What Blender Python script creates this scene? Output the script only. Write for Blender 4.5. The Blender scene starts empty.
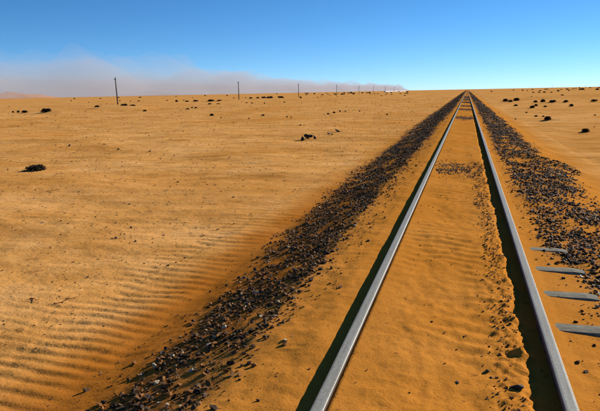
import bpy, bmesh, math, random
import numpy as np
from math import sin, cos, radians, degrees, atan2, pi, log
from mathutils import Vector, Matrix

S = bpy.context.scene
COL = S.collection
rng = np.random.default_rng(7)
random.seed(7)

# ------------------------------------------------------------------ camera
# x across the track (right +), y along it (away from the camera), z = 0 at the rail tops
FPX = 600.0                                   # focal length in pixels of the 600 px wide photograph
CX, CH = 0.0605, 1.4413
YAW, PITCH, ROLL = 0.27085, 0.18580, -0.0200
_F = np.array([-sin(YAW)*cos(PITCH), cos(YAW)*cos(PITCH), -sin(PITCH)])
_R0 = np.array([cos(YAW), sin(YAW), 0.0]); _U0 = np.cross(_R0, _F)
_R = _R0*cos(ROLL) + _U0*sin(ROLL); _U = -_R0*sin(ROLL) + _U0*cos(ROLL)
cam = bpy.data.cameras.new('camera'); camo = bpy.data.objects.new('camera', cam); COL.objects.link(camo)
cam.sensor_width = 36; cam.sensor_fit = 'HORIZONTAL'; cam.lens = 36*FPX/600
cam.clip_start = 0.05; cam.clip_end = 80000
camo.matrix_world = Matrix(((_R[0], _U[0], -_F[0], CX), (_R[1], _U[1], -_F[1], 0), (_R[2], _U[2], -_F[2], CH), (0, 0, 0, 1)))
S.camera = camo

def at(px, py, z0=None):
    """ground point seen at a pixel of the photograph"""
    d = _F + _R*(px-300)/FPX + _U*(205.5-py)/FPX
    if z0 is None: z0 = -0.50 if px < 440 else -0.42       # level of the plain on either side of the embankment
    t = (z0-CH)/d[2]
    return CX+d[0]*t, d[1]*t
def depth(x, y): return float((x-CX)*_F[0] + y*_F[1])

# ------------------------------------------------------------------ sky, sun, exposure
SUN_EL, SUN_AZ = radians(23), radians(40)     # azimuth measured from +y towards +x
w = bpy.data.worlds.new('World'); S.world = w; w.use_nodes = True
nt = w.node_tree; nt.nodes.clear()
sky = nt.nodes.new('ShaderNodeTexSky'); sky.sky_type = 'NISHITA'; sky.sun_disc = False
sky.sun_elevation = SUN_EL; sky.sun_rotation = SUN_AZ
sky.altitude = 2000; sky.air_density = 0.7; sky.dust_density = 0.0; sky.ozone_density = 6.5
hs = nt.nodes.new('ShaderNodeHueSaturation'); hs.inputs['Saturation'].default_value = 1.09; hs.inputs['Hue'].default_value = 0.494
bg = nt.nodes.new('ShaderNodeBackground'); bg.inputs['Strength'].default_value = 0.086
wo = nt.nodes.new('ShaderNodeOutputWorld')
nt.links.new(sky.outputs[0], hs.inputs['Color']); nt.links.new(hs.outputs[0], bg.inputs[0]); nt.links.new(bg.outputs[0], wo.inputs[0])
sun = bpy.data.lights.new('sun', 'SUN'); suno = bpy.data.objects.new('sun', sun); COL.objects.link(suno)
sun.energy = 5.0; sun.angle = radians(0.5); sun.color = (1.0, 0.93, 0.82)
sd = Vector((sin(SUN_AZ)*cos(SUN_EL), cos(SUN_AZ)*cos(SUN_EL), sin(SUN_EL)))
suno.rotation_euler = sd.to_track_quat('Z', 'Y').to_euler(); suno.location = (20, 20, 30)
S.view_settings.view_transform = 'Standard'; S.view_settings.look = 'None'
S.view_settings.gamma = 1.0; S.view_settings.exposure = 0.55; S.view_settings.use_curve_mapping = False

# ------------------------------------------------------------------ numpy noise
def _h(ix, iy, s):
    n = (ix.astype(np.int64)*374761393 + iy.astype(np.int64)*668265263 + s*1442695041) & 0x7fffffff
    n = ((n ^ (n >> 13))*1274126177) & 0x7fffffff
    n = (n ^ (n >> 16))
    return (n & 0xffff)/65535.0*2*pi
def noise(x, y, s=0):
    x = np.asarray(x, float); y = np.asarray(y, float)
    ix = np.floor(x); iy = np.floor(y); fx = x-ix; fy = y-iy
    u = fx*fx*fx*(fx*(fx*6-15)+10); v = fy*fy*fy*(fy*(fy*6-15)+10)
    def g(a, b):
        t = _h(ix+a, iy+b, s); return np.cos(t)*(fx-a) + np.sin(t)*(fy-b)
    return 1.5*((g(0, 0)*(1-u)+g(1, 0)*u)*(1-v) + (g(0, 1)*(1-u)+g(1, 1)*u)*v)
def ss(a, b, x):
    t = np.clip((x-a)/(b-a), 0, 1); return t*t*(3-2*t)

# ------------------------------------------------------------------ terrain height
PX = np.array([-3.6, -3.0, -2.4, -2.0, -1.6, -1.2, -0.8, -0.64, -0.60, -0.535, -0.52, -0.3, 0, 0.27, 0.40, 0.455, 0.535, 0.60, 0.72, 0.95, 1.2, 1.6, 2.0, 2.5, 3.6])
PZ = np.array([-.51, -.505, -.48, -.39, -.25, -.105, -.068, -.070, -.070, -.028, -.012, -.026, -.045, -.055, -.060, -.092, -.100, -.101, -.118, -.128, -.140, -.18, -.27, -.36, -.42])
MOUNDS = []                                    # (x, y, radius, height) of drifts behind shrubs
CN, SN = cos(YAW+0.02), sin(YAW+0.02)
def ripple(x, y):
    warp = 1.1*noise(x/.45, y/.6, 31) + 1.8*noise(x/1.6, y/2.0, 32)
    q = .996*y + .12*x + .05*(x+3.0)**2                # crests run across the foot of the bank
    ph = 2*pi*q/(0.128+.005*np.clip(y-3, 0, 8)) + 2.0*warp
    lo = -3.75 - .9*ss(5.2, 3.4, y) + .35*noise(y/1.3, x*0+.5, 35)
    m = ss(-2.32, -2.62, x+.12*noise(y/.6, x*0+1.5, 36))*ss(lo-.35, lo+.45, x)*ss(13, 8.5, y)*(0.45+0.55*ss(-.35, .15, noise(x/1.1, y/1.1, 33)))
    m2 = 0.20*ss(-.1, .45, noise(x/3.1+7, y/3.1, 34))*ss(-2.2, -3.0, x)*ss(30, 15, y)
    return (np.maximum(m, m2))*(np.sin(ph)+0.30*np.sin(2*ph+0.6))
def desert(x, y):
    r = np.hypot(x-CX, y)
    z = -0.42 - .08*ss(1.5, -1.5, x) + 0.05*noise(x/7, y/7, 1)*ss(2, 6, np.abs(x)) + 0.022*noise(x/2.1, y/2.1, 2)*ss(60, 25, r)
    a = -SN*x + CN*y; b = CN*x + SN*y
    z = z + 0.016*noise(a/.5, b/2.2, 3)*ss(40, 20, r) + 0.006*noise(a/.16, b/.35, 4)*ss(18, 9, r) + 0.0035*noise(x/.07, y/.07, 5)*ss(9, 5, r)
    z = z + (0.030*np.abs(noise(a/.55, b/1.3, 9)) + 0.05*noise(x/2.6, y/2.6, 10))*ss(7, 15, r)*ss(130, 70, r)*ss(2.6, 4.5, np.abs(x))
    z = z + 0.30*noise(x/38, y/38, 6)*ss(30, 110, r)*ss(8, 30, np.abs(x)) + 1.2*noise(x/330, y/330, 8)*ss(250, 900, r)*ss(40, 200, np.abs(x))
    z = z + 0.0056*ripple(x, y)
    for (mx, my, mr, mh) in MOUNDS:
        z = z + mh*np.exp(-(((x-mx)/(mr*1.5))**2+((y-my)/mr)**2))
    return z
CLOD = [at(521, 357, -.08), at(512, 322, -.09), at(506, 285, -.09), at(504, 262, -.09)]
def bed(x, y):
    near = ss(30, 14, y)
    jag = 0.035*noise(y/.55, x*0+2.2, 11) + 0.028*noise(y/.17, x*0+5.1, 12)*near + 0.016*noise(y/.06, x*0+9.1, 13)*ss(10, 6, y)
    inner = ss(.22, .36, x)*ss(.53, .50, x)
    xw = x + jag*inner
    z = np.interp(xw, PX, PZ)
    off = np.clip(np.minimum(np.abs(x+.567), np.abs(x-.567))/0.30, 0.12, 1)
    off = off*(1-.75*ss(.6, .68, x)*ss(1.15, 1.0, x)*ss(3.5, 3.8, y)*ss(6.9, 6.4, y))
    z = z + off*(0.020*noise(x/.9, y/1.1, 14) + 0.010*noise(x/.28, y/.33, 15)*near + 0.0055*noise(x/.09, y/.10, 16)*ss(14, 7, y) + 0.003*noise(x/.035, y/.035, 17)*ss(7, 4, y))
    a = y*0.985 + x*0.17
    z = z + 0.0042*off*np.sin(2*pi*a/.17 + 2.5*noise(x/.4, y/.5, 18))*ss(-.05, .4, noise(x/.7, y/1.6, 19))*ss(20, 9, y)*ss(1.0, .6, np.abs(x))
    for (ry, rh) in ((14.9, .085), (19.5, .07)):      # ridges dumped on the right shoulder
        z = z + rh*np.exp(-((y-ry+.9*(x-1.5))/.42)**2)*ss(.95, 1.5, x)*ss(2.75, 2.2, x)
    # crumbly trench edge on the sun side of the right rail
    cr = ss(.20, .30, x)*ss(.50, .42, x)
    z = z + cr*0.012*noise(x/.045, y/.05, 20)*ss(16, 8, y)
    z = np.where(np.abs(np.abs(x)-.567) < .12, np.minimum(z, -.011), z)
    for (mx, my) in CLOD[:1]:
        z = z + 0.040*np.exp(-(((x-mx)/.045)**4+((y-my)/.028)**4))*(1+.6*noise(x/.02, y/.02, 21))
    for (mx, my) in CLOD[1:]:
        z = z + 0.028*np.exp(-(((x-mx)/.04)**2+((y-my)/.06)**2))
    return z
def H(x, y):
    x = np.asarray(x, float); y = np.asarray(y, float)
    t = ss(2.0, 3.3, np.abs(x))
    far = ss(1.5, 2.4, -x)*0.0056*ripple(x, y)*(1-t)
    return bed(x, y)*(1-t) + desert(x, y)*t + far
def Hs(x, y): return float(H(np.array([x]), np.array([y]))[0])

# ballast cover 0..1
def ballast(x, y):
    n1 = noise(x/.5, y/.7, 41); n2 = noise(x/.16, y/.22, 42); n3 = noise(y/2.6, x*0+3.3, 43)
    li = -1.12 + .10*n3 + 0.25*ss(20, 60, y); lo = -2.06 - .45*ss(3, 12, y) - .15*ss(15, 40, y) + .16*n3
    L = ss(li+.12, li-.22, x)*ss(lo-.20, lo+.25, x)
    n4 = noise(y/2.2, x*0+8.3, 44)
    ri = 0.86 + .14*ss(6.2, 4.6, y) + .06*n4; ro = 2.02 + .16*n4 + 0.42*np.exp(-((y-14.0)/1.0)**2)
    Rr = ss(ri-.10, ri+.16, x)*ss(ro+.15, ro-.25, x)
    b = np.maximum(L, Rr)
    b = b*np.clip(0.78 + .9*n1 + .5*n2, 0, 1)
    return b
PATCH = [(11.7, .75, .95), (33, 1.6, .8), (47, 1.8, .9), (57, 2.0, .95), (73, 2.8, .95), (90, 4, .95), (108, 5, .9), (128, 7, .95), (165, 14, .9), (230, 30, .9), (400, 120, .85)]
def patch(x, y):
    m = np.zeros_like(x)
    for (py, pl, s) in PATCH:
        cx = -.12 if py < 12 else 0.0
        hw = .30 if py < 12 else .46
        m = np.maximum(m, s*np.exp(-((y-py)/pl)**2)*ss(hw+.12, hw-.12, np.abs(x-cx)))
    return m*np.clip(.75+.9*noise(x/.2, y/.35, 45), 0, 1)

# ------------------------------------------------------------------ materials
def mat(name):
    m = bpy.data.materials.new(name); m.use_nodes = True
    n = m.node_tree; b = n.nodes['Principled BSDF']; return m, n, b
def node(n, t, **k):
    o = n.nodes.new(t)
    for a, v in k.items(): setattr(o, a, v)
    return o
def ramp(n, stops):
    r = n.nodes.new('ShaderNodeValToRGB'); e = r.color_ramp.elements
    while len(e) < len(stops): e.new(0.5)
    for i, (p, c) in enumerate(stops): e[i].position = p; e[i].color = (*c, 1)
    return r
def tex(n, vec, scale, detail=4, rough=.55, dim='3D'):
    t = n.nodes.new('ShaderNodeTexNoise'); t.inputs['Scale'].default_value = scale; t.inputs['Detail'].default_value = detail
    t.inputs['Roughness'].default_value = rough; n.links.new(vec, t.inputs['Vector']); return t
def mixc(n, fac, a, b):
    m = n.nodes.new('ShaderNodeMix'); m.data_type = 'RGBA'
    if hasattr(fac, 'links'): n.links.new(fac, m.inputs[0])
    else: m.inputs[0].default_value = fac
    for v, i in ((a, 6), (b, 7)):
        if hasattr(v, 'links'): n.links.new(v, m.inputs[i])
        else: m.inputs[i].default_value = (*v, 1)
    return m.outputs[2]

def sand_material():
    m, n, b = mat('sand')
    geo = node(n, 'ShaderNodeNewGeometry'); P = geo.outputs['Position']
    big = tex(n, P, .12, 5, .6); mid = tex(n, P, 1.1, 6, .6); fine = tex(n, P, 60, 3, .7); grain = tex(n, P, 420, 2, .7)
    r1 = ramp(n, [(.30, (.54, .242, .055)), (.55, (.64, .312, .086)), (.75, (.71, .380, .128))])
    n.links.new(big.outputs['Fac'], r1.inputs[0])
    r2 = ramp(n, [(.28, (.45, .186, .036)), (.5, (.64, .305, .082)), (.72, (.74, .405, .150))])
    n.links.new(mid.outputs['Fac'], r2.inputs[0])
    c = mixc(n, .5, r1.outputs[0], r2.outputs[0])
    mp = node(n, 'ShaderNodeMapping'); mp.inputs['Rotation'].default_value = (0, 0, -.35); mp.inputs['Scale'].default_value = (.35, .9, 1); n.links.new(P, mp.inputs['Vector'])
    st = tex(n, mp.outputs[0], .8, 7, .68); r4 = ramp(n, [(.32, (.60, .54, .46)), (.48, (.97, .97, .97)), (.68, (1.18, 1.24, 1.5))]); n.links.new(st.outputs['Fac'], r4.inputs[0])
    m4 = node(n, 'ShaderNodeMix', data_type='RGBA', blend_type='MULTIPLY'); m4.inputs[0].default_value = .75
    n.links.new(c, m4.inputs[6]); n.links.new(r4.outputs[0], m4.inputs[7]); c = m4.outputs[2]
    at_ = node(n, 'ShaderNodeAttribute', attribute_name='mask')
    sep = node(n, 'ShaderNodeSeparateColor'); n.links.new(at_.outputs['Color'], sep.inputs[0])
    # G: fresher, more orange blown sand along the track
    c = mixc(n, sep.outputs[1], c, mixc(n, mid.outputs['Fac'], (.43, .154, .017), (.55, .216, .032)))
    # B: redder sand trodden down the left bank
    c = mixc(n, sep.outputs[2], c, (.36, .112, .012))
    # grains: darker and lighter specks
    r3 = ramp(n, [(.30, (.55, .50, .42)), (.45, (1, 1, 1)), (.62, (1, 1, 1)), (.78, (1.25, 1.2, 1.1))])
    n.links.new(fine.outputs['Fac'], r3.inputs[0])
    mu = node(n, 'ShaderNodeMix', data_type='RGBA', blend_type='MULTIPLY'); mu.inputs[0].default_value = .55
    n.links.new(c, mu.inputs[6]); n.links.new(r3.outputs[0], mu.inputs[7]); c = mu.outputs[2]
    vg = node(n, 'ShaderNodeTexVoronoi'); vg.inputs['Scale'].default_value = 28; n.links.new(P, vg.inputs['Vector'])
    for (gs, th, gf) in ((34, .655, .75), (9, .66, .6), (2.6, .665, .5)):
        gt = tex(n, P, gs, 3, .75); gr_ = ramp(n, [(th, (0, 0, 0)), (th+.035, (gf, gf, gf))]); n.links.new(gt.outputs['Fac'], gr_.inputs[0])
        c = mixc(n, gr_.outputs[0], c, (.17, .068, .022))
    # R: ballast gravel too far away to tell the stones apart
    gr = ramp(n, [(.0, (.016, .014, .013)), (.5, (.045, .040, .036)), (.85, (.10, .09, .08)), (1, (.30, .20, .10))])
    n.links.new(vg.outputs['Color'], gr.inputs[0])
    c = mixc(n, sep.outputs[0], c, gr.outputs[0])
    n.links.new(c, b.inputs['Base Color'])
    b.inputs['Roughness'].default_value = 1; b.inputs['Specular IOR Level'].default_value = 0
    b1 = node(n, 'ShaderNodeBump'); b1.inputs['Strength'].default_value = .5; b1.inputs['Distance'].default_value = .006
    n.links.new(fine.outputs['Fac'], b1.inputs['Height'])
    b2 = node(n, 'ShaderNodeBump'); b2.inputs['Strength'].default_value = .45; b2.inputs['Distance'].default_value = .03
    ma = node(n, 'ShaderNodeMath', operation='MULTIPLY_ADD'); n.links.new(sep.outputs[1], ma.inputs[0]); ma.inputs[1].default_value = -.18; ma.inputs[2].default_value = .32
    n.links.new(ma.outputs[0], b2.inputs['Strength'])
    mid2 = tex(n, P, 9, 5, .65); n.links.new(mid2.outputs['Fac'], b2.inputs['Height']); n.links.new(b1.outputs[0], b2.inputs['Normal'])
    b3 = node(n, 'ShaderNodeBump'); b3.inputs['Distance'].default_value = .16
    m3 = node(n, 'ShaderNodeMath', operation='MULTIPLY_ADD'); n.links.new(sep.outputs[1], m3.inputs[0]); m3.inputs[1].default_value = -.32; m3.inputs[2].default_value = .35
    n.links.new(m3.outputs[0], b3.inputs['Strength']); n.links.new(b2.outputs[0], b3.inputs['Normal'])
    lump = tex(n, P, 1.7, 7, .62); n.links.new(lump.outputs['Fac'], b3.inputs['Height'])
    n.links.new(b3.outputs[0], b.inputs['Normal'])
    return m
SAND = sand_material()

def stone_material(name, by_object):
    m, n, b = mat(name)
    geo = node(n, 'ShaderNodeNewGeometry')
    if by_object:
        oi = node(n, 'ShaderNodeObjectInfo'); base = oi.outputs['Color']
    else:
        base = node(n, 'ShaderNodeAttribute', attribute_name='tint').outputs['Color']
    t = tex(n, geo.outputs['Position'], 70, 4, .65)
    r = ramp(n, [(.3, (.62, .60, .58)), (.6, (1.15, 1.1, 1.05))]); n.links.new(t.outputs['Fac'], r.inputs[0])
    mu = node(n, 'ShaderNodeMix', data_type='RGBA', blend_type='MULTIPLY'); mu.inputs[0].default_value = 1
    n.links.new(base, mu.inputs[6]); n.links.new(r.outputs[0], mu.inputs[7])
    n.links.new(mu.outputs[2], b.inputs['Base Color']); b.inputs['Roughness'].default_value = .75; b.inputs['Specular IOR Level'].default_value = .15
    bp = node(n, 'ShaderNodeBump'); bp.inputs['Strength'].default_value = .5; bp.inputs['Distance'].default_value = .004
    n.links.new(t.outputs['Fac'], bp.inputs['Height']); n.links.new(bp.outputs[0], b.inputs['Normal'])
    return m
STONE_O = stone_material('stone', True); STONE_M = stone_material('stone_mass', False)

def rail_material(name, top):
    m, n, b = mat(name)
    tc = node(n, 'ShaderNodeNewGeometry'); mp = node(n, 'ShaderNodeMapping'); mp.inputs['Scale'].default_value = (60, 2.0, 20)
    n.links.new(tc.outputs['Position'], mp.inputs['Vector'])
    t = tex(n, mp.outputs[0], 1.0, 6, .7); t2 = tex(n, tc.outputs['Position'], 45, 4, .7)
    if top:
        r = ramp(n, [(.25, (.15, .128, .092)), (.48, (.255, .245, .205)), (.8, (.32, .31, .27))])
        b.inputs['Metallic'].default_value = .0; b.inputs['Roughness'].default_value = .6
    else:
        r = ramp(n, [(.3, (.045, .025, .016)), (.6, (.10, .055, .030)), (.8, (.16, .10, .06))])
        b.inputs['Roughness'].default_value = .85
    n.links.new(t.outputs['Fac'], r.inputs[0])
    r2 = ramp(n, [(.3, (.55, .50, .42)), (.5, (.95, .95, .93)), (.7, (1.1, 1.1, 1.08))]); n.links.new(t2.outputs['Fac'], r2.inputs[0])
    mu = node(n, 'ShaderNodeMix', data_type='RGBA', blend_type='MULTIPLY'); mu.inputs[0].default_value = .7
    n.links.new(r.outputs[0], mu.inputs[6]); n.links.new(r2.outputs[0], mu.inputs[7]); n.links.new(mu.outputs[2], b.inputs['Base Color'])
    bp = node(n, 'ShaderNodeBump'); bp.inputs['Strength'].default_value = .25; bp.inputs['Distance'].default_value = .002
    n.links.new(t2.outputs['Fac'], bp.inputs['Height']); n.links.new(bp.outputs[0], b.inputs['Normal'])
    return m
RAIL_TOP = rail_material('rail_steel', True); RAIL_SIDE = rail_material('rail_rust', False)

def simple(name, c0, c1, scale, rough=.9, stretch=None, bump=.004):
    m, n, b = mat(name)
    tc = node(n, 'ShaderNodeTexCoord'); v = tc.outputs['Object']
    if stretch:
        mp = node(n, 'ShaderNodeMapping'); mp.inputs['Scale'].default_value = stretch; n.links.new(v, mp.inputs['Vector']); v = mp.outputs[0]
    t = tex(n, v, scale, 6, .7); r = ramp(n, [(.3, c0), (.7, c1)]); n.links.new(t.outputs['Fac'], r.inputs[0])
    n.links.new(r.outputs[0], b.inputs['Base Color']); b.inputs['Roughness'].default_value = rough; b.inputs['Specular IOR Level'].default_value = .2
    bp = node(n, 'ShaderNodeBump'); bp.inputs['Strength'].default_value = .6; bp.inputs['Distance'].default_value = bump
    n.links.new(t.outputs['Fac'], bp.inputs['Height']); n.links.new(bp.outputs[0], b.inputs['Normal'])
    return m
SLEEPER = simple('weathered_sleeper', (.085, .075, .052), (.28, .255, .19), 6, .95, (2.5, 9, 9), .008)
POLE_M = simple('pole_wood', (.035, .028, .022), (.085, .07, .055), 8, .9, (6, 6, .6))
LEAF = simple('dry_shrub', (.012, .009, .006), (.045, .032, .017), 9, .95)
BARK = simple('shrub_bark', (.015, .011, .008), (.04, .028, .018), 20, .95)
TWIG = simple('dry_twig', (.10, .035, .018), (.22, .09, .045), 20, .9)
GLASS = simple('porcelain', (.30, .28, .25), (.45, .43, .40), 20, .4)
WHITE = simple('white_wall', (.72, .71, .68), (.80, .79, .77), 2, .8)
GREYR = simple('grey_roof', (.30, .30, .30), (.40, .40, .40), 2, .7)
DUNE = simple('dune_sand', (.50, .20, .07), (.56, .27, .11), .02, .95, None, .05)

# ------------------------------------------------------------------ helpers
def tag(o, label=None, cat=None, group=None, kind=None):
    if label: o['label'] = label
    if cat: o['category'] = cat
    if group: o['group'] = group
    if kind: o['kind'] = kind
    return o
def mesh_np(name, co, faces, smooth=False):
    """faces: (n,k) int array"""
    me = bpy.data.meshes.new(name)
    nf, k = faces.shape
    me.vertices.add(len(co)); me.vertices.foreach_set('co', np.asarray(co, np.float32).ravel())
    me.loops.add(nf*k); me.loops.foreach_set('vertex_index', faces.astype(np.int32).ravel())
    me.polygons.add(nf); me.polygons.foreach_set('loop_start', np.arange(0, nf*k, k, dtype=np.int32))
    me.polygons.foreach_set('use_smooth', np.full(nf, smooth, dtype=bool))
    me.update(calc_edges=True); me.validate()
    return me
def color_attr(me, name, rgb):
    a = me.color_attributes.new(name, 'FLOAT_COLOR', 'POINT')
    c = np.ones((len(me.vertices), 4), np.float32); c[:, :3] = rgb
    a.data.foreach_set('color', c.ravel())
def link(name, me, m=None, parent=None):
    o = bpy.data.objects.new(name, me); COL.objects.link(o)
    if m and not me.materials: me.materials.append(m)
    if parent: o.parent = parent
    return o
def empty(name, loc):
    o = bpy.data.objects.new(name, None); COL.objects.link(o); o.location = loc; o.empty_display_size = .2; return o
def bm_mesh(name, bm, m):
    me = bpy.data.meshes.new(name); bm.to_mesh(me); bm.free(); me.materials.append(m); return me
def tube(bm, pts, radii, seg=8):
    rings = []
    for i, p in enumerate(pts):
        p = Vector(p); a = Vector(pts[max(i-1, 0)]); c = Vector(pts[min(i+1, len(pts)-1)])
        d = (c-a).normalized(); u = d.orthogonal().normalized(); v = d.cross(u)
        rings.append([bm.verts.new(p+(u*cos(2*pi*k/seg)+v*sin(2*pi*k/seg))*radii[i]) for k in range(seg)])
    for i in range(len(rings)-1):
        for k in range(seg):
            bm.faces.new((rings[i][k], rings[i][(k+1) % seg], rings[i+1][(k+1) % seg], rings[i+1][k]))
    bm.faces.new(rings[0][::-1]); bm.faces.new(rings[-1])

# ------------------------------------------------------------------ shrub table (pixel x, base y, width px, height px)
SHRUBS_L = [(13, 113, 3.5, 2), (18.5, 113.5, 4, 2.4), (25, 113.8, 6, 3), (46, 113.6, 11, 4.6), (97, 108.5, 7, 3.6), (101.5, 108.5, 4, 2.2),
            (124, 107.2, 8, 4.4), (121, 109, 5, 3.2), (132.5, 107.5, 8, 3.0), (145, 111.6, 4, 2.2), (176.7, 102, 3, 3), (187, 102.6, 5, 1.5), (195.5, 102.0, 5, 2.2),
            (211, 101.7, 8, 1.6), (219, 101.6, 5, 1.5), (209.5, 104.6, 5, 1.2), (218.5, 104.3, 4, 1.4), (187.8, 109.6, 4, 1.8), (191.8, 108.4, 2.6, 1.5),
            (196, 108.4, 3, 1.8), (212, 116, 4.6, 3.0), (221, 117.6, 2, 1.2), (251, 98.8, 4, 2), (258, 98.5, 4, 1.8), (264, 98.2, 6, 2.2), (269.5, 99, 8, 3.8),
            (281.5, 98.6, 9, 3.2), (246.5, 102.8, 2, 1.2), (252, 103.2, 2.5, 1.4), (264.5, 104.4, 2, 1.5), (284.3, 102.6, 2.2, 1.6), (263, 115.6, 3.4, 2),
            (287, 117.6, 2.2, 1.6), (334, 113.7, 3.2, 2.4), (328, 114.8, 3, 1.6), (340, 111.7, 2.6, 2), (345.5, 111.8, 2.4, 1.6), (359.5, 111.7, 2, 1.6), (387, 114.7, 2.4, 1.6),
            (300.6, 97.6, 3, 1.8), (291, 117.9, 2, 1.4), (249, 119.2, 2.2, 1.2), (300.5, 125.8, 2.4, 1.6), (166, 191.4, 0, 0)]
SHRUBS_R = [(505.5, 102, 6, 3.2), (510.2, 102.6, 5, 2.4), (516.3, 101.6, 8, 3.2), (515.7, 106, 4.6, 2.2), (535.3, 103, 5, 2.4), (543, 102.6, 6, 3.4),
            (553, 103, 9, 2.6), (565.6, 103, 6.4, 2.4), (571.6, 107, 5.4, 3.2), (594, 102, 8, 2), (532, 108.6, 5.4, 3), (536, 106.4, 4.6, 2.6), (545, 107.2, 4.2, 2.2),
            (536, 116.8, 4, 1.8), (543.3, 117, 3.2, 1.8), (547.5, 121, 9, 4.0), (585, 132, 8, 4.2), (515.4, 119.6, 2.4, 1.6), (526.5, 113.2, 2.6, 1.4), (539, 93, 2.4, 1.4),
            (533.3, 92.8, 2.6, 1.2), (544.3, 93, 3, 1.6), (551.5, 93, 2.4, 1.2), (558, 91.6, 3, 2), (581.5, 90, 6, 2.2), (597, 90, 4.4, 2), (546.5, 89.8, 4.4, 1.2),
            (562.5, 96, 4.4, 2.2), (527.3, 90.8, 1.6, 1.2), (513.5, 90.8, 1.6, 1.2), (569, 91.2, 2, 1.4), (595, 115.2, 3, 1.4), (531.5, 97, 1.6, 1)]
for (px, py, pw, ph) in SHRUBS_L + SHRUBS_R:
    if pw >= 5 and py > 100:
        x, y = at(px, py); sc = depth(x, y)/FPX; wd = pw*sc
        MOUNDS.append((x+wd*.55, y+wd*.25, wd*.8, min(.15*wd, .3)))
for (px, py, wd, hh) in [(8, 117.5, 7, .12), (100, 110.5, 6, .25), (130, 109.5, 7, .35), (60, 112.5, 8, .2), (225, 101, 9, .25), (150, 103, 9, .3), (275, 99.5, 12, .35), (585, 97, 10, .3), (560, 99, 10, .25)]:
    x, y = at(px, py); MOUNDS.append((x, y, wd*.5, hh*1.5))

# ------------------------------------------------------------------ the desert floor: one sheet out to the horizon
def build_desert():
    ang = np.radians(np.concatenate([np.arange(-180, -60, 4.0), np.arange(-60, -50, 1.0), np.arange(-50, 20, 0.27), np.arange(20, 32, 1.0), np.arange(32, 180, 4.0)]))
    r = [1.0]
    while r[-1] < 30000:
        q = r[-1]; st = .012 if q < 2.3 else (.0048 if q < 11 else (.0075 if q < 60 else .014))
        r.append(q*(1+st))
    r = np.array(r)
    A, R = np.meshgrid(ang, r)
    X = CX + R*np.sin(A); Y = R*np.cos(A)
    t = ss(2.5, 2.7, np.abs(X))
    Z = np.where(t < 1, H(X, Y)*t + (-.8)*(1-t), H(X, Y))
    na, nr = len(ang), len(r)
    co = np.stack([X.ravel(), Y.ravel(), Z.ravel()], 1); co = np.vstack([co, [[CX, 0, -.8]]])
    i = np.arange(nr-1)[:, None]*na; j = np.arange(na)[None, :]; j2 = (j+1) % na
    q = np.stack([i+j, i+j2, i+na+j2, i+na+j], -1).reshape(-1, 4)[:, ::-1]
    me = mesh_np('desert_sand', co, q, True)
    x, y = co[:, 0], co[:, 1]
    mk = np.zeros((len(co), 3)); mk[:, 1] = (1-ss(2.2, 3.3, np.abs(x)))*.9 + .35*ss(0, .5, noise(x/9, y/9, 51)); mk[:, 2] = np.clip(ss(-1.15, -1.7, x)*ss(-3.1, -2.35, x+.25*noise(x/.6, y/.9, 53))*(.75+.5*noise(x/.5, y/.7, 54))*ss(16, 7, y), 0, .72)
    color_attr(me, 'mask', np.clip(mk, 0, 1))
    tag(link('desert_sand', me, SAND), kind='structure', label='ochre desert sand plain with wind ripples reaching the horizon')
build_desert()

# ------------------------------------------------------------------ the low sand embankment that carries the track
def build_bed():
    xs = np.unique(np.round(np.concatenate([np.linspace(-3.6, -2.2, 24), np.arange(-2.2, -.72, .02), np.arange(-.72, .80, .0135), np.arange(.80, 2.2, .02), np.linspace(2.2, 3.6, 24)]), 4))
    ys = [-6.0]
    while ys[-1] < 1200:
        q = ys[-1]; ys.append(q + (.15 if q < 1.2 else max(.017, .0052*q if q < 25 else .009*q)))
    ys = np.array(ys)
    X, Y = np.meshgrid(xs, ys); Z = H(X, Y) + .008*ss(2.3, 2.6, np.abs(X)) - .05*ss(3.0, 3.6, np.abs(X))
    nx, ny = len(xs), len(ys)
    i = np.arange(ny-1)[:, None]*nx; j = np.arange(nx-1)[None, :]
    q = np.stack([i+j, i+j+1, i+nx+j+1, i+nx+j], -1).reshape(-1, 4)
    co = np.stack([X.ravel(), Y.ravel(), Z.ravel()], 1)
    me = mesh_np('track_bed', co, q, True)
    x, y = co[:, 0], co[:, 1]
    mk = np.zeros((len(co), 3))
    bl = ballast(x, y); pt = patch(x, y)
    mk[:, 0] = np.clip(bl*(.30+.65*ss(7, 28, y)) + pt*(.25+.65*ss(14, 40, y)), 0, .95)
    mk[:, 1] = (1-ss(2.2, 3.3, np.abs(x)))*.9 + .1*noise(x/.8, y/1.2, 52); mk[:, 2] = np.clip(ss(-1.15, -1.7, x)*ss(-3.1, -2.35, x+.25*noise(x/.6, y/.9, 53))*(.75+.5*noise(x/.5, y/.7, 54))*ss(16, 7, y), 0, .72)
    color_attr(me, 'mask', np.clip(mk, 0, 1))
    tag(link('track_bed', me, SAND), kind='structure', label='low sand embankment drifted around the rails')
    return len(q)
build_bed()

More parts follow.
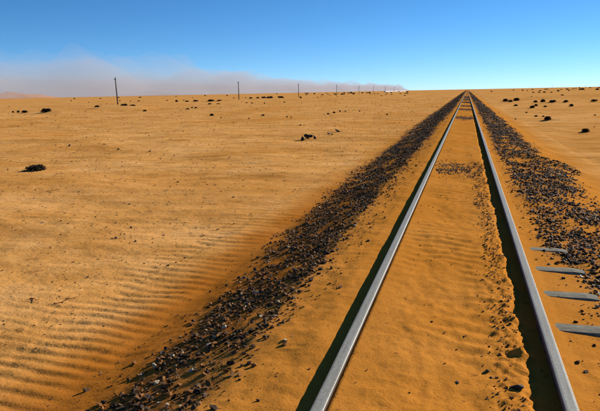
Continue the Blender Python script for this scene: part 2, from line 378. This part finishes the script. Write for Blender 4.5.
# ------------------------------------------------------------------ dunes half lost in the fog
def dune(px, rng_m, width, height, seed, lx=.5):
    a = math.atan((px-300)/FPX) - YAW
    cx, cy = rng_m*sin(a), rng_m*cos(a)
    n = 40; u = np.linspace(-1, 1, n)
    U, V = np.meshgrid(u, u)
    rr = np.sqrt(U**2+V**2)
    Z = height*np.clip(1-rr, 0, 1)**1.15*(1+.5*noise(U*1.8+seed, V*1.8, seed)) + height*.25*noise(U*2.6, V*2.6+seed, seed+1)*np.clip(1-rr, 0, 1)
    Z = Z - 2.5
    tx, ty = cos(a), -sin(a)
    X = cx + U*width*tx + V*width*lx*sin(a); Y = cy + U*width*ty + V*width*lx*cos(a)
    i = np.arange(n-1)[:, None]*n; j = np.arange(n-1)[None, :]
    q = np.stack([i+j, i+j+1, i+n+j+1, i+n+j], -1).reshape(-1, 4)
    me = mesh_np('sand_dune', np.stack([X.ravel(), Y.ravel(), Z.ravel()], 1), q, True)
    return tag(link('sand_dune', me, DUNE), kind='structure')
dune(-12, 2300, 75, 14, 61)['label'] = 'small orange dune at the left edge in front of the fog'
dune(15, 3750, 330, 40, 62)['label'] = 'pale pink dune at the left, half lost in the fog'
dune(157, 6200, 400, 50, 63)['label'] = 'faint grey hill inside the fog behind the nearest pole'

# ------------------------------------------------------------------ fog bank lying along the coast, left of the track
def fog_bank(scale, density, sd, front, width, amp, label):
    ny, nx = 150, 26
    v = np.concatenate([np.linspace(-2500, 5000, 90), np.linspace(5100, 24000, ny-90)]); u = np.linspace(0, 1, nx)
    U, V = np.meshgrid(u, v)
    hump = 265 + amp*(75*noise(V/900, U*0+1.5, 71+sd) + 60*noise(V/260, U*0+4.5, 72+sd) + 30*noise(V/90, U*0+2.5, 75+sd))
    hump = hump*(1-.25*ss(3500, 9000, V))
    hump = hump*scale
    prof = np.clip(4*U*(1-U), 0, 1)**1.1
    Z = hump*prof*np.clip(1+.22*amp*noise(U*5, V/350, 73+sd), .1, 2) + 10*prof*noise(U*12, V/120, 74+sd)
    X = -front + 150*noise(V/800, U*0, 76+sd)*(1-U) - width*U
    Z = np.maximum(Z, 0) + 1.5
    top = np.stack([X.ravel(), V.ravel(), Z.ravel()], 1); bot = top.copy(); bot[:, 2] = 1.0
    n = ny*nx
    i = np.arange(ny-1)[:, None]*nx; j = np.arange(nx-1)[None, :]
    q = np.stack([i+j, i+j+1, i+nx+j+1, i+nx+j], -1).reshape(-1, 4)
    fs = [q[:, ::-1], q+n]
    e = []
    for a, b in [(np.arange(nx-1), np.arange(1, nx)), ((ny-1)*nx+np.arange(1, nx), (ny-1)*nx+np.arange(nx-1)),
                 (np.arange(1, ny)*nx, np.arange(ny-1)*nx), (np.arange(ny-1)*nx+nx-1, np.arange(1, ny)*nx+nx-1)]:
        e.append(np.stack([a, b, b+n, a+n], 1))
    me = mesh_np('fog_bank', np.vstack([top, bot]), np.vstack(fs+e), True)
    m = bpy.data.materials.new('fog'); m.use_nodes = True; nn = m.node_tree
    nn.nodes.clear(); out = nn.nodes.new('ShaderNodeOutputMaterial')
    pv = nn.nodes.new('ShaderNodeVolumePrincipled'); pv.inputs['Color'].default_value = (.93, .83, .83, 1)
    pv.inputs['Density'].default_value = density; pv.inputs['Anisotropy'].default_value = 0.0
    nn.links.new(pv.outputs[0], out.inputs['Volume'])
    bm = bmesh.new(); bm.from_mesh(me); bmesh.ops.recalc_face_normals(bm, faces=bm.faces[:]); bm.to_mesh(me); bm.free()
    o = link('fog_bank', me, m)
    tag(o, label, 'fog', kind='stuff')
fog_bank(.66, .00045, 0, 2000, 2600, 1.0, 'dense lower part of the fog bank along the left horizon')
fog_bank(.86, .00085, 10, 2150, 800, 1.3, 'middle layer of the mauve fog bank along the left horizon')
fog_bank(1.08, .0008, 20, 2300, 450, 0.9, 'thin ragged veil along the top of the fog bank')

# ------------------------------------------------------------------ railway track: rails and sleepers
track = tag(empty('railway_track', (0, 0, -.112)), 'straight single railway track half buried in sand, running to the horizon', 'railway track')
def rail(side):
    prof = [(-.031, -.006), (-.027, -.0015), (-.018, 0), (.018, 0), (.027, -.0015), (.031, -.006), (.032, -.030), (.024, -.036), (.007, -.043), (.007, -.098), (.05, -.108), (.05, -.116),
            (-.05, -.116), (-.05, -.108), (-.007, -.098), (-.007, -.043), (-.024, -.036), (-.032, -.030)]
    ys = [-6.0]
    while ys[-1] < 2400: ys.append(ys[-1] + max(.25, .02*ys[-1]))
    ys = np.array(ys); k = len(prof)
    wob = .0035*noise(ys/9, ys*0+side, 81)*ss(3, 8, ys) + .012*noise(ys/45, ys*0+side*2, 82)*ss(10, 40, ys) + .03*noise(ys/170, ys*0+5, 84)*ss(40, 140, ys)
    wz = .004*noise(ys/11, ys*0+side*3, 83)*ss(3, 8, ys) + .012*noise(ys/60, ys*0+side, 85)*ss(20, 60, ys)
    co = np.array([[side*.567+px+wob[i], y, pz+wz[i]] for i, y in enumerate(ys) for (px, pz) in prof])
    f = [[i*k+j, i*k+(j+1) % k, (i+1)*k+(j+1) % k, (i+1)*k+j] for i in range(len(ys)-1) for j in range(k)]
    me = mesh_np('rail', co, np.array(f)[:, ::-1], False)
    me.materials.append(RAIL_TOP); me.materials.append(RAIL_SIDE)
    mi = np.array([0 if j in (0, 1, 2, 3, 4) else 1 for i in range(len(ys)-1) for j in range(k)], np.int32)
    me.polygons.foreach_set('material_index', mi)
    o = link('rail', me, None, track); o.location = (0, 0, .112)
    o['label'] = 'left rail, grey steel with sand up to its head' if side < 0 else 'right rail with a wide black shadow beside it'
    return o
rail(-1); rail(1)
def sleeper_mesh():
    bm = bmesh.new(); nx = 24; L = 1.06
    rows = []
    for i in range(nx+1):
        x = -L+2*L*i/nx; rx = .002*random.uniform(-1, 1)
        e = .010 if i in (0, nx) else 0
        rows.append([bm.verts.new((x, yy*(1-e*4)+rx, zz-(e if zz > -.02 else 0)+.001*random.uniform(-1, 1))) for yy, zz in [(-.072, -.09), (-.075, -.016), (-.062, 0), (0, .003), (.062, 0), (.075, -.016), (.072, -.09)]])
    for i in range(nx):
        for j in range(7):
            bm.faces.new((rows[i][j], rows[i+1][j], rows[i+1][(j+1) % 7], rows[i][(j+1) % 7]))
    bm.faces.new(rows[0]); bm.faces.new(rows[-1][::-1])
    bmesh.ops.recalc_face_normals(bm, faces=bm.faces[:])
    return bm_mesh('sleeper', bm, SLEEPER)
SL = sleeper_mesh()
for i, k in enumerate(range(0, 4)):
    y = 4.055+.69*k
    o = link('sleeper', SL, None, track)
    o.location = (random.uniform(-.02, .02), y, -.004+random.uniform(-.002, .002)); o.rotation_euler = (random.uniform(-.02, .02), -.004+random.uniform(-.002, .002), random.uniform(-.02, .02))

# ------------------------------------------------------------------ stones
def stone_proto(seed, n=13):
    r = random.Random(seed); bm = bmesh.new()
    sx, sy, sz = 1, r.uniform(.6, .9), r.uniform(.45, .75)
    for i in range(n):
        v = Vector((r.gauss(0, 1), r.gauss(0, 1), r.gauss(0, 1))).normalized()*r.uniform(.78, 1.0)*.5
        bm.verts.new((v.x*sx, v.y*sy, v.z*sz))
    res = bmesh.ops.convex_hull(bm, input=bm.verts[:])
    bmesh.ops.delete(bm, geom=[g for g in bm.verts if not g.link_faces], context='VERTS')
    bmesh.ops.triangulate(bm, faces=bm.faces[:]); bmesh.ops.recalc_face_normals(bm, faces=bm.faces[:])
    bm.verts.ensure_lookup_table(); bm.verts.index_update()
    co = np.array([v.co[:] for v in bm.verts]); fa = np.array([[v.index for v in f.verts] for f in bm.faces]); bm.free()
    return co, fa
PROTO = [stone_proto(100+i, random.choice((11, 12, 14, 16))) for i in range(12)]
PROTO_S = [stone_proto(300+i, 8) for i in range(8)]
PMESH = [mesh_np('stone', *p) for p in PROTO]
for me in PMESH: me.materials.append(STONE_O)
def tint(n, pale, lo=.035, hi=.105, warm=1.0, dust=0.0):
    g = rng.uniform(lo, hi, n)
    c = np.stack([g*1.5*warm, g*.95, g*.52/warm], 1)
    i = rng.random(n) < pale; c[i] = np.stack([rng.uniform(.30, .55, i.sum())]*3, 1)*np.array([1, .80, .52])
    j = rng.random(n) < .14; c[j] = np.stack([g[j]*2.4, g[j]*1.25, g[j]*.6], 1)
    d = rng.random(n) < dust; c[d] = np.array([.22, .095, .022])*rng.uniform(.5, 1.2, (d.sum(), 1))
    return c
def mass(name, P, sz, cols, protos, label, cat, sink=.14):
    """one stuff object made of all these stones"""
    co, fa, cc, off = [], [], [], 0
    pick = rng.integers(0, len(protos), len(P)); z = H(P[:, 0], P[:, 1])
    for k, (pc, pf) in enumerate(protos):
        i = np.nonzero(pick == k)[0]
        if not len(i): continue
        a = rng.uniform(0, 2*pi, len(i)); tl = rng.normal(0, .35, len(i))
        V = pc[None]*sz[i][:, None, None]
        y1 = V[..., 1]*np.cos(tl)[:, None]-V[..., 2]*np.sin(tl)[:, None]; z1 = V[..., 1]*np.sin(tl)[:, None]+V[..., 2]*np.cos(tl)[:, None]
        x2 = V[..., 0]*np.cos(a)[:, None]-y1*np.sin(a)[:, None]; y2 = V[..., 0]*np.sin(a)[:, None]+y1*np.cos(a)[:, None]
        W = np.stack([x2+P[i, 0][:, None], y2+P[i, 1][:, None], z1+(z[i]+sz[i]*sink)[:, None]], -1)
        nv = len(pc)
        co.append(W.reshape(-1, 3)); cc.append(np.repeat(cols[i], nv, 0))
        fa.append((pf[None]+(off+np.arange(len(i))*nv)[:, None, None]).reshape(-1, 3)); off += nv*len(i)
    me = mesh_np(name, np.vstack(co), np.vstack(fa)); color_attr(me, 'tint', np.vstack(cc))
    return tag(link(name, me, STONE_M), label, cat, kind='stuff')
def single(name, x, y, size, col, label, cat, group, k=None, sink=.15, rot=None, sc=(1, 1, 1)):
    o = link(name, PMESH[random.randrange(len(PMESH)) if k is None else k])
    o.location = (x, y, Hs(x, y)+size*sc[2]*sink); o.scale = (size*sc[0], size*sc[1], size*sc[2])
    o.rotation_euler = rot or (random.gauss(0, .3), random.gauss(0, .3), random.uniform(0, 6.28))
    o.color = (*col, 1)
    return tag(o, label, cat, group)

def scatter(n, x0, x1, y0, y1, f):
    x = rng.uniform(x0, x1, n); y = rng.uniform(y0, y1, n); k = rng.random(n) < f(x, y)
    return np.stack([x[k], y[k]], 1)
def sizes(n, a, b, p=2.0): return a+(b-a)*rng.random(n)**p

for side, (x0, x1), nm, where, pale in ((-1, (-3.1, -.85), 'left', 'left', .07), (1, (.7, 2.5), 'right', 'right', .13)):
    Ps, Ss = [], []
    for (y0, y1, dens, a, b) in ((1.6, 6, 1250, .012, .064), (6, 12, 1050, .016, .062), (12, 26, 420, .03, .075), (26, 60, 120, .05, .11), (60, 150, 22, .08, .17), (150, 420, 4.5, .12, .26)):
        if side > 0 and y1 <= 12: dens *= 1.25; 
        p = scatter(int(dens*(x1-x0)*(y1-y0)), x0, x1, y0, y1, lambda x, y: ballast(x, y)**1.3*.9 + .03*ss(.45, .0, np.minimum(np.abs(x+1.5), np.abs(x-1.4))-.45))
        Ps.append(p); Ss.append(sizes(len(p), a, b))
    P = np.vstack(Ps); Z = np.concatenate(Ss)
    if side > 0:      # keep the exposed sleeper ends clear
        for k in range(0, 4):
            ok = ~((np.abs(P[:, 1]-(4.055+.69*k)) < .10) & (P[:, 0] < 1.0) & (rng.random(len(P)) < .9)); P, Z = P[ok], Z[ok]
    C = tint(len(P), pale, .016 if side < 0 else .016, .055 if side < 0 else .062, 1.08, .42 if side < 0 else .26)
    fr = P[:, 1] > 9; C[fr] = np.where(C[fr].mean(1, keepdims=True) > .2, C[fr], C[fr]*.6)
    # the ones that show largest in the photograph become objects of their own
    dpt = (P[:, 0]-CX)*_F[0]+P[:, 1]*_F[1]; sxp = 300+FPX*((P[:, 0]-CX)*_R[0]+P[:, 1]*_R[1]+(-.2-CH)*_R[2])/np.maximum(dpt-(-.2-CH)*-_F[2], .5)
    show = np.where((sxp > -5) & (sxp < 605) & (P[:, 1] > 2.2), Z/np.maximum(dpt, 1), 0)
    N = 190 if side < 0 else 110
    idx = np.argsort(-show)[:N]; rest = np.setdiff1d(np.arange(len(P)), idx)
    for i in idx:
        isp = C[i].mean() > .25
        hue = 'pale' if isp else ('dusty brown' if C[i, 0] > 2.6*C[i, 2] and C[i, 0] > .09 else ('near-black' if C[i].mean() < .035 else 'dark grey'))
        big = 'fist-sized' if Z[i] > .056 else 'egg-sized'
        ax = abs(P[i, 0]); spot = 'at the rail-side edge' if ax < (1.35 if side < 0 else 1.05) else ('in the middle' if ax < (1.75 if side < 0 else 1.45) else 'at the outer edge')
        far = 'nearest' if P[i, 1] < 3.1 else ('midway' if P[i, 1] < 4.3 else 'farther off')
        lab = '%s %s stone %s of the %s ballast bed, %s' % (big, hue, spot, where, far); g = 'larger ballast stones %s of the track, %s %s %s %s' % (where, big, hue, spot, far)
        single('ballast_stone', P[i, 0], P[i, 1], Z[i], C[i], lab, 'stone', g)
    mass('ballast_gravel', P[rest], Z[rest], C[rest], PROTO, 'bed of small dark ballast stones strewn %s of the track' % where, 'gravel')

# dark patches of ballast showing between the rails
Ps, Ss = [], []
for (py, pl, s) in PATCH[:8]:
    a, b = (.022, .048) if py < 12 else ((.04, .09) if py < 60 else (.08, .15))
    p = scatter(2600 if py < 12 else 1100, -.5, .5, py-1.8*pl, py+1.8*pl, patch); Ps.append(p); Ss.append(sizes(len(p), a, b))
P = np.vstack(Ps); Z = np.concatenate(Ss)
mass('ballast_gravel', P, Z, tint(len(P), .07), PROTO, 'dark patches of ballast lying across the sand between the rails', 'gravel')
# crumbs along the right rail and on the sand of the bed
p1 = scatter(9000, .08, .46, 2.0, 13, lambda x, y: np.exp(-((x-.31-.04*noise(y/1.1, y*0, 91))/.085)**2)*np.clip(.55+1.1*noise(x/.3, y/.6, 92), 0.03, 1))
p2 = scatter(900, -.5, .5, 2.0, 16, lambda x, y: np.clip(.25+.9*noise(x/.5, y/.8, 93), .04, 1))
p5 = scatter(5200, -3.0, -1.7, 2.0, 18, lambda x, y: ss(-3.0, -2.1, x)*np.clip(.4+1.1*noise(x/.35, y/.6, 97), .04, 1))
p3 = scatter(6500, -1.35, -.66, 2.0, 20, lambda x, y: ss(-.7, -1.2, x)*np.clip(.35+1.0*noise(x/.3, y/.6, 94), .03, 1))
p4 = scatter(1500, .66, 1.1, 2.6, 14, lambda x, y: ss(.62, .95, x)*np.clip(.5+1.0*noise(x/.3, y/.6, 95), .05, 1))
P = np.vstack([p1, p2, p3, p4, p5]); Z = sizes(len(P), .007, .026, 2.2)*np.clip(.7+P[:, 1]/12, .8, 1.7)
mass('gravel_crumbs', P, Z, tint(len(P), .02, .03, .075, 1.35, .15), PROTO_S, 'fine dark crumbs of stone strewn over the sand along the rails', 'gravel')

# named stones on the bed
for (px, py, s, sc, lab) in [(516, 387, .105, (1, .7, .55), 'dark wedge-shaped stone beside the right rail shadow, lowest of the frame'),
                             (488, 370.5, .055, (1, .6, .5), 'flat dark stone between the rails, left of the sand clod'),
                             (491.5, 376.5, .038, (1, .7, .5), 'small dark stone just below a flat one between the rails'),
                             (457.5, 384.5, .042, (1, .7, .5), 'dark pebble alone on smooth sand near the middle of the track'),
                             (432, 325.5, .036, (1, .6, .5), 'small dark pebble on smooth sand near the left rail'),
                             (464, 339, .036, (1, .6, .5), 'dark pebble on the sand between the rails, above a crumb patch'),
                             (420, 248.5, .034, (1, .6, .5), 'farthest lone pebble on the sand beside the left rail')]:
    x, y = at(px, py, -.06)
    single('stone', x, y, s, (.045, .036, .03), lab, 'stone', None, sc=sc)

# pebbles over the plain
def plain():
    n = 26000
    r = np.exp(rng.uniform(log(2.6), log(170), n)); a = rng.uniform(radians(-50), radians(16), n)
    P = np.stack([CX+r*np.sin(a), r*np.cos(a)], 1)
    k = (np.abs(P[:, 0]) > 2.2) & (rng.random(n) < np.clip(.45+1.1*noise(P[:, 0]/(r*.25), P[:, 1]/(r*.25), 96), .05, 1)); P = P[k]; r = r[k]
    Z = sizes(len(P), .005, .022, 3.0)*np.clip((r/4)**.72, .8, 30)
    mass('scattered_pebbles', P, Z, tint(len(P), .10, .03, .10, 1.15, .25), PROTO_S, 'small dark pebbles scattered over the open sand plain', 'pebbles')
plain()
FIELD = [(166, 191.5), (107, 226.5), (52.5, 281.5), (75, 281.5), (100, 273), (131.5, 298.5), (169.5, 297), (115.5, 221.5), (112, 238), (116, 237.5), (135.5, 241), (131, 227), (65, 213), (61, 221),
         (42.5, 223), (178, 182), (170, 222.5), (164, 234), (185, 257), (176, 262), (168, 265), (98, 258), (73, 262), (88, 276), (60, 290), (104, 326), (111, 337), (112.5, 317), (126.5, 319), (84, 363),
         (82.5, 348), (46, 348.5), (43, 367), (60, 392.5), (48, 409), (101, 377), (25, 400.5), (9, 402), (167.5, 328), (100.5, 379.5), (67, 372), (52, 326), (129.5, 202.5), (61, 234), (233, 198), (182.5, 293),
         (13, 117.6), (230, 159), (150, 152), (70, 146), (104, 145.5), (118, 149)]
for (px, py) in FIELD:
    x, y = at(px, py); s = 3.6*depth(x, y)/FPX*random.uniform(.8, 1.35)
    c = (.05, .042, .035) if random.random() > .2 else (.30, .25, .19)
    dp_ = depth(x, y)
    zone = 'on the sand beside the near ballast' if dp_ < 3.8 else ('among the sand ripples' if dp_ < 5.5 else ('just beyond the sand ripples' if dp_ < 8.5 else 'out on the plain past the ripples'))
    side_ = 'by the left edge' if px < 62 else ('in from the left edge' if px < 110 else ('below the nearest pole' if px < 140 else 'nearer the ballast band'))
    lab = 'lone %s stone %s, %s' % ('pale' if c[0] > .2 else 'dark', zone, side_)
    single('stone', x, y, min(s, .22), c, lab, 'stone', 'stones: ' + lab, sc=(1, .8, .8))
for (px, py, s) in [(171, 351.5, .075), (157, 384, .055), (192, 383, .06), (216, 346, .05)]:
    x, y = at(px, py, -.30)
    single('stone', x, y, s, (.52, .42, .27), {171: 'largest pale stone, at the outer edge of the left ballast', 157: 'pale stone low in the left ballast bed, nearest its outer edge', 192: 'pale stone low in the left ballast, near the bottom of the frame', 216: 'pale yellowish stone inside the left ballast bed'}[px], 'stone', None, sc=(1, .9, .85))
# the rock heap and its two neighbours on the plain
for (px, py, s, sc, lab, col) in [(307.5, 138.8, .30, (.9, .8, 1.0), 'tallest dark rock of the small heap on the plain', (.03, .026, .022)), (302.5, 139.4, .20, (1.2, .8, .6), 'low dark rock at the left end of the heap on the plain', (.03, .026, .022)),
                                  (314.5, 138.4, .17, (1, .8, .8), 'small reddish rock at the right end of the heap on the plain', (.09, .05, .03)), (310.5, 138.0, .2, (1, .8, .9), 'dark rock leaning against the tallest one of the heap', (.04, .032, .026)),
                                  (329, 134.6, .17, (1, .8, .8), 'pale rock right of the dark heap on the plain', (.26, .23, .19)), (332, 135.0, .10, (1, .8, .7), 'small dark rock touching the pale one on the plain', (.05, .04, .035)),
                                  (337.2, 132.6, .24, (1.1, .8, .65), 'dark flat rock behind the pale rock on the plain', (.05, .042, .035))]:
    x, y = at(px, py); single('rock', x, y, s*1.75, col, lab, 'rock', 'rocks heaped on the plain', sc=sc, sink=.3)

# ------------------------------------------------------------------ shrubs
def shrub_proto(seed, nleaf=420):
    """unit shrub: 1 wide, 1 high; a dome of many small twig-like leaf blades"""
    r = np.random.default_rng(seed)
    cl = r.normal(0, .17, (9, 2)); cl[:, 0] = np.clip(cl[:, 0], -.28, .28); cl[:, 1] = np.clip(cl[:, 1], -.25, .25); clh = r.uniform(.75, 1.05, 9)
    V, Fc = [], []
    for i in range(nleaf):
        k = r.integers(0, 9); d = r.normal(0, 1, 3); d[2] = abs(d[2])*1.1; d /= np.linalg.norm(d)
        rad = r.uniform(.45, 1)**.5*.30
        p = np.array([cl[k, 0]+d[0]*rad, cl[k, 1]+d[1]*rad, (d[2]*.62*rad/.30+.06)*clh[k]])
        p[2] = max(p[2]*1.25, .02)
        t = d*.8+r.normal(0, .5, 3); t /= np.linalg.norm(t); s_ = np.cross(t, r.normal(0, 1, 3)); s_ /= np.linalg.norm(s_)
        L = r.uniform(.08, .19); wv = L*r.uniform(.35, .6)
        b = len(V); V += [p-t*L*.5, p+s_*wv*.5, p+t*L*.5, p-s_*wv*.5]; Fc.append([b, b+1, b+2, b+3])
    return np.array(V), np.array(Fc)
SHP = []
for i in range(5):
    me = mesh_np('foliage', *shrub_proto(500+i, 1500)); me.materials.append(LEAF); SHP.append(me)
def stem_proto(seed):
    r = random.Random(seed); bm = bmesh.new()
    for i in range(14):
        a = r.uniform(0, 6.28); L = r.uniform(.25, .5); h = r.uniform(.3, .95)
        tube(bm, [(0, 0, -.1), (cos(a)*L*.45, sin(a)*L*.45, h*.6), (cos(a)*L, sin(a)*L, h)], [.02, .013, .006], 5)
    return bm_mesh('stem', bm, BARK)
STP = [stem_proto(600+i) for i in range(3)]
POLE_PX = [122, 242, 301, 338, 360, 374]
ORD = ['first', 'second', 'third', 'fourth', 'fifth', 'sixth', 'seventh', 'eighth', 'ninth', 'tenth', 'eleventh', 'twelfth', 'thirteenth', 'fourteenth', 'fifteenth', 'sixteenth', 'seventeenth', 'eighteenth']
def between(px):
    if px < 122: return 'left of the nearest pole'
    if px < 242: return 'between first and second poles'
    if px < 301: return 'between second and third poles'
    if px < 338: return 'between third and fourth poles'
    return 'beyond the fourth pole'
def shrub(px, py, pw, ph, label, group, parts=True, name='desert_shrub'):
    x, y = at(px, py); sc = depth(x, y)/FPX
    wd, hh = pw*sc*1.02, max(ph*sc*1.05, .3*pw*sc)
    if parts:
        e = empty(name, (x, y, Hs(x, y)-.08*hh))
        f = link('foliage', random.choice(SHP), None, e); s_ = link('stem', random.choice(STP), None, e)
        for o in (f, s_): o.scale = (wd, wd*.8, hh); o.rotation_euler = (0, 0, random.uniform(0, 6.28))
        s_.scale = (wd*.9, wd*.8, hh*.95)
        return tag(e, label, 'shrub', group)
    o = link(name, random.choice(SHP)); o.location = (x, y, Hs(x, y)-.10*hh); o.scale = (wd, wd*.8, hh); o.rotation_euler = (0, 0, random.uniform(0, 6.28))
    return tag(o, label, 'shrub', group)
shrub(36.5, 171.4, 23, 8.5, 'large dark shrub alone on the open sand near the left edge', None)
LBL = {(46, 113.6): 'dark mound-like shrub near the left edge, left of the nearest pole', (25, 113.8): 'rightmost of three dark shrubs near the left edge', (124, 107.2): 'dark shrub on the sand mound at the foot of the nearest pole',
       (97, 108.5): 'dark shrub left of the nearest pole mound', (212, 116): 'round dark shrub standing nearer than the rest, between the first two poles', (269.5, 99): 'largest dark shrub between the second and third poles',
       (281.5, 98.6): 'wide dark shrub right of the largest one, between second and third poles', (176.7, 102): 'tall narrow dark shrub right of the nearest pole', (145, 111.6): 'small dark shrub below right of the nearest pole'}
cnt = {}
for s_ in sorted(SHRUBS_L):
    if s_[2] == 0: continue
    l = LBL.get(s_[:2])
    if not l:
        k_ = between(s_[0]); cnt[k_] = cnt.get(k_, -1)+1
        l = '%s small dark shrub from the left, %s' % (ORD[cnt[k_]], k_)
    shrub(*s_, l, 'dark shrubs on the plain left of the track', parts=s_[2] >= 4)
LBR = {(585, 132): 'nearest dark shrub on the sand right of the track', (547.5, 121): 'second nearest dark shrub right of the track', (571.6, 107): 'round dark shrub set apart at the right, nearer than its row',
       (594, 102): 'flat dark shrub at the right edge of the frame', (553, 103): 'widest shrub of the dark row right of the track', (516.3, 101.6): 'right one of three dark shrubs closest to the track on the right',
       (505.5, 102): 'left one of three dark shrubs closest to the track on the right', (510.2, 102.6): 'middle one of three dark shrubs closest to the track on the right', (581.5, 90): 'wide dark shrub on the right horizon'}
cnt = {}
for s_ in sorted(SHRUBS_R):
    l = LBR.get(s_[:2])
    if not l:
        k_ = 'in the nearer field' if s_[1] > 104.5 else ('in the dark row' if s_[1] > 98 else 'towards the horizon'); cnt[k_] = cnt.get(k_, -1)+1
        l = '%s small dark shrub from the left, %s right of the track' % (ORD[cnt[k_]], k_)
    shrub(*s_, l, 'dark shrubs right of the track', parts=s_[2] >= 4)
# tiny ones along the horizon
rr = random.Random(5)
for i in range(85):
    px = rr.uniform(70, 405) if i < 35 else (rr.uniform(305, 410) if i < 70 else rr.uniform(490, 600))
    hor = 98.7-.02*px
    py = hor + (1.2+rr.random()**1.5*5 if i < 35 else 1.2+rr.random()*2.2)
    shrub(px, py, rr.uniform(1.2, 3.2), rr.uniform(.8, 1.5), 'tiny dark shrub near the horizon right of the track' if px > 468 else 'tiny dark speck of shrub near the horizon, ' + between(px),
          'shrubs near the horizon right of the track' if px > 468 else 'shrubs near the horizon ' + between(px), parts=False)

# dry twigs on the sand
def twig(px, py, L, ang, label):
    x, y = at(px, py); bm = bmesh.new(); r = random.Random(int(px)); z = Hs(x, y)
    def br(p, a, l, rad, d):
        pts = [p]; q = Vector(p)
        for i in range(4):
            a += r.uniform(-.5, .5); q = q+Vector((cos(a)*l/4, sin(a)*l/4, r.uniform(-.2, .45)*l/4)); pts.append(tuple(q))
            if d and i in (1, 2): br(tuple(q), a+r.choice((-1, 1))*r.uniform(.5, 1), l*.5, rad*.6, d-1)
        tube(bm, pts, [rad*(1-.18*k) for k in range(5)], 5)
    br((0, 0, .006), ang, L, .006, 2)
    o = link('dry_twig', bm_mesh('dry_twig', bm, TWIG)); o.location = (x, y, z)
    tag(o, label, 'twig', 'dry twigs on the sand')
twig(54, 304, .18, .5, 'reddish dry twig lying on the sand above the ripples')
twig(30, 298.5, .13, .1, 'shorter reddish twig left of another twig on the sand')
twig(55, 178, .3, .2, 'dry twig on the sand below right of the large shrub')
twig(47, 193, .3, .15, 'thin dry twig on the sand farther below the large shrub')

# ------------------------------------------------------------------ line of poles
def pole_meshes():
    bm = bmesh.new(); tube(bm, [(0, 0, -.5), (.01, 0, 2), (-.01, .01, 4.2), (0, 0, 6)], [.15, .135, .115, .10], 10); a = bm_mesh('shaft', bm, POLE_M)
    bm = bmesh.new(); tube(bm, [(0, 0, 0), (0, 0, .04), (0, 0, .10)], [.13, .13, .03], 10); b = bm_mesh('cap', bm, POLE_M)
    bm = bmesh.new(); tube(bm, [(0, 0, -.12), (0, 0, 0), (0, 0, .02), (0, 0, .09), (0, 0, .11)], [.012, .012, .05, .045, .02], 8); c = bm_mesh('insulator', bm, GLASS)
    bm = bmesh.new(); bmesh.ops.create_cube(bm, size=1); bmesh.ops.scale(bm, vec=(.62, .09, .10), verts=bm.verts[:]); bmesh.ops.bevel(bm, geom=bm.edges[:], offset=.012, affect='EDGES'); d = bm_mesh('crossarm', bm, POLE_M)
    return a, b, c, d
PA, PB, PC, PD = pole_meshes()
def pole(px, X, hscale, label, group, lean=0):
    a = math.atan((px-300)/FPX) - YAW
    y = X/math.tan(a); x = X+CX
    e = empty('utility_pole', (x, y, Hs(x, y))); e.rotation_euler = (0, lean, .0); e.scale = (1, 1, hscale)
    link('shaft', PA, None, e)
    o = link('cap', PB, None, e); o.location = (0, 0, 5.98)
    o = link('crossarm', PD, None, e); o.location = (0, -.135, 5.62)
    for s in (-1, 1):
        o = link('insulator', PC, None, e); o.location = (s*.24, -.135, 5.78)
    tag(e, label, 'pole', group)
G = 'poles in a line along the left of the track'
for (px, X, hs_, l, ln) in [(122.5, -77, 1.0, 'nearest and tallest wooden pole of the line, leaning slightly', -.028), (242, -74.5, 1.0, 'second nearest wooden pole of the line', 0), (300.8, -74, 1.0, 'third wooden pole of the line', .01),
                            (338.3, -75, 1.05, 'fourth wooden pole of the line', 0), (360.3, -75, 1.0, 'fifth wooden pole of the line', 0), (374.4, -75, 1.0, 'sixth wooden pole of the line', 0),
                            (386, -75, 1.0, 'seventh, very small pole of the line', 0), (394.6, -75, 1.0, 'eighth, very small pole of the line', 0)]:
    pole(px, X, hs_, l, G, ln)
for (px, X, l) in [(550, 130, 'left one of three faint poles on the right horizon'), (583, 170, 'middle one of three faint poles on the right horizon'), (597, 178, 'right one of three faint poles on the right horizon')]:
    pole(px, X, .9, l, 'faint poles on the right horizon')

# ------------------------------------------------------------------ long white building far out on the plain
def far_building():
    a0 = math.atan((396-300)/FPX)-YAW; D = 1150
    x, y = D*sin(a0), D*cos(a0)
    e = empty('long_building', (x, y, Hs(x, y))); e.rotation_euler = (0, 0, radians(75))        # its long side turned to the sun
    L, dp, hh = 52, 2, 1.7
    bm = bmesh.new(); bmesh.ops.create_cube(bm, size=1); bmesh.ops.scale(bm, vec=(2*L, 2*dp, hh), verts=bm.verts[:]); bmesh.ops.translate(bm, vec=(0, 0, hh/2-.3), verts=bm.verts[:])
    link('wall', bm_mesh('wall', bm, WHITE), None, e)
    bm = bmesh.new()
    v = [bm.verts.new(p) for p in [(-L-.4, -dp-.5, hh-.35), (L+.4, -dp-.5, hh-.35), (L+.4, dp+.5, hh-.35), (-L-.4, dp+.5, hh-.35), (-L-.4, 0, hh+.25), (L+.4, 0, hh+.25)]]
    for f in [(0, 1, 5, 4), (2, 3, 4, 5), (0, 4, 3), (1, 2, 5), (3, 2, 1, 0)]: bm.faces.new([v[i] for i in f])
    bmesh.ops.recalc_face_normals(bm, faces=bm.faces[:])
    link('roof', bm_mesh('roof', bm, WHITE), None, e)
    tag(e, 'long low white building far off on the horizon, left of the track', 'building')
far_building()
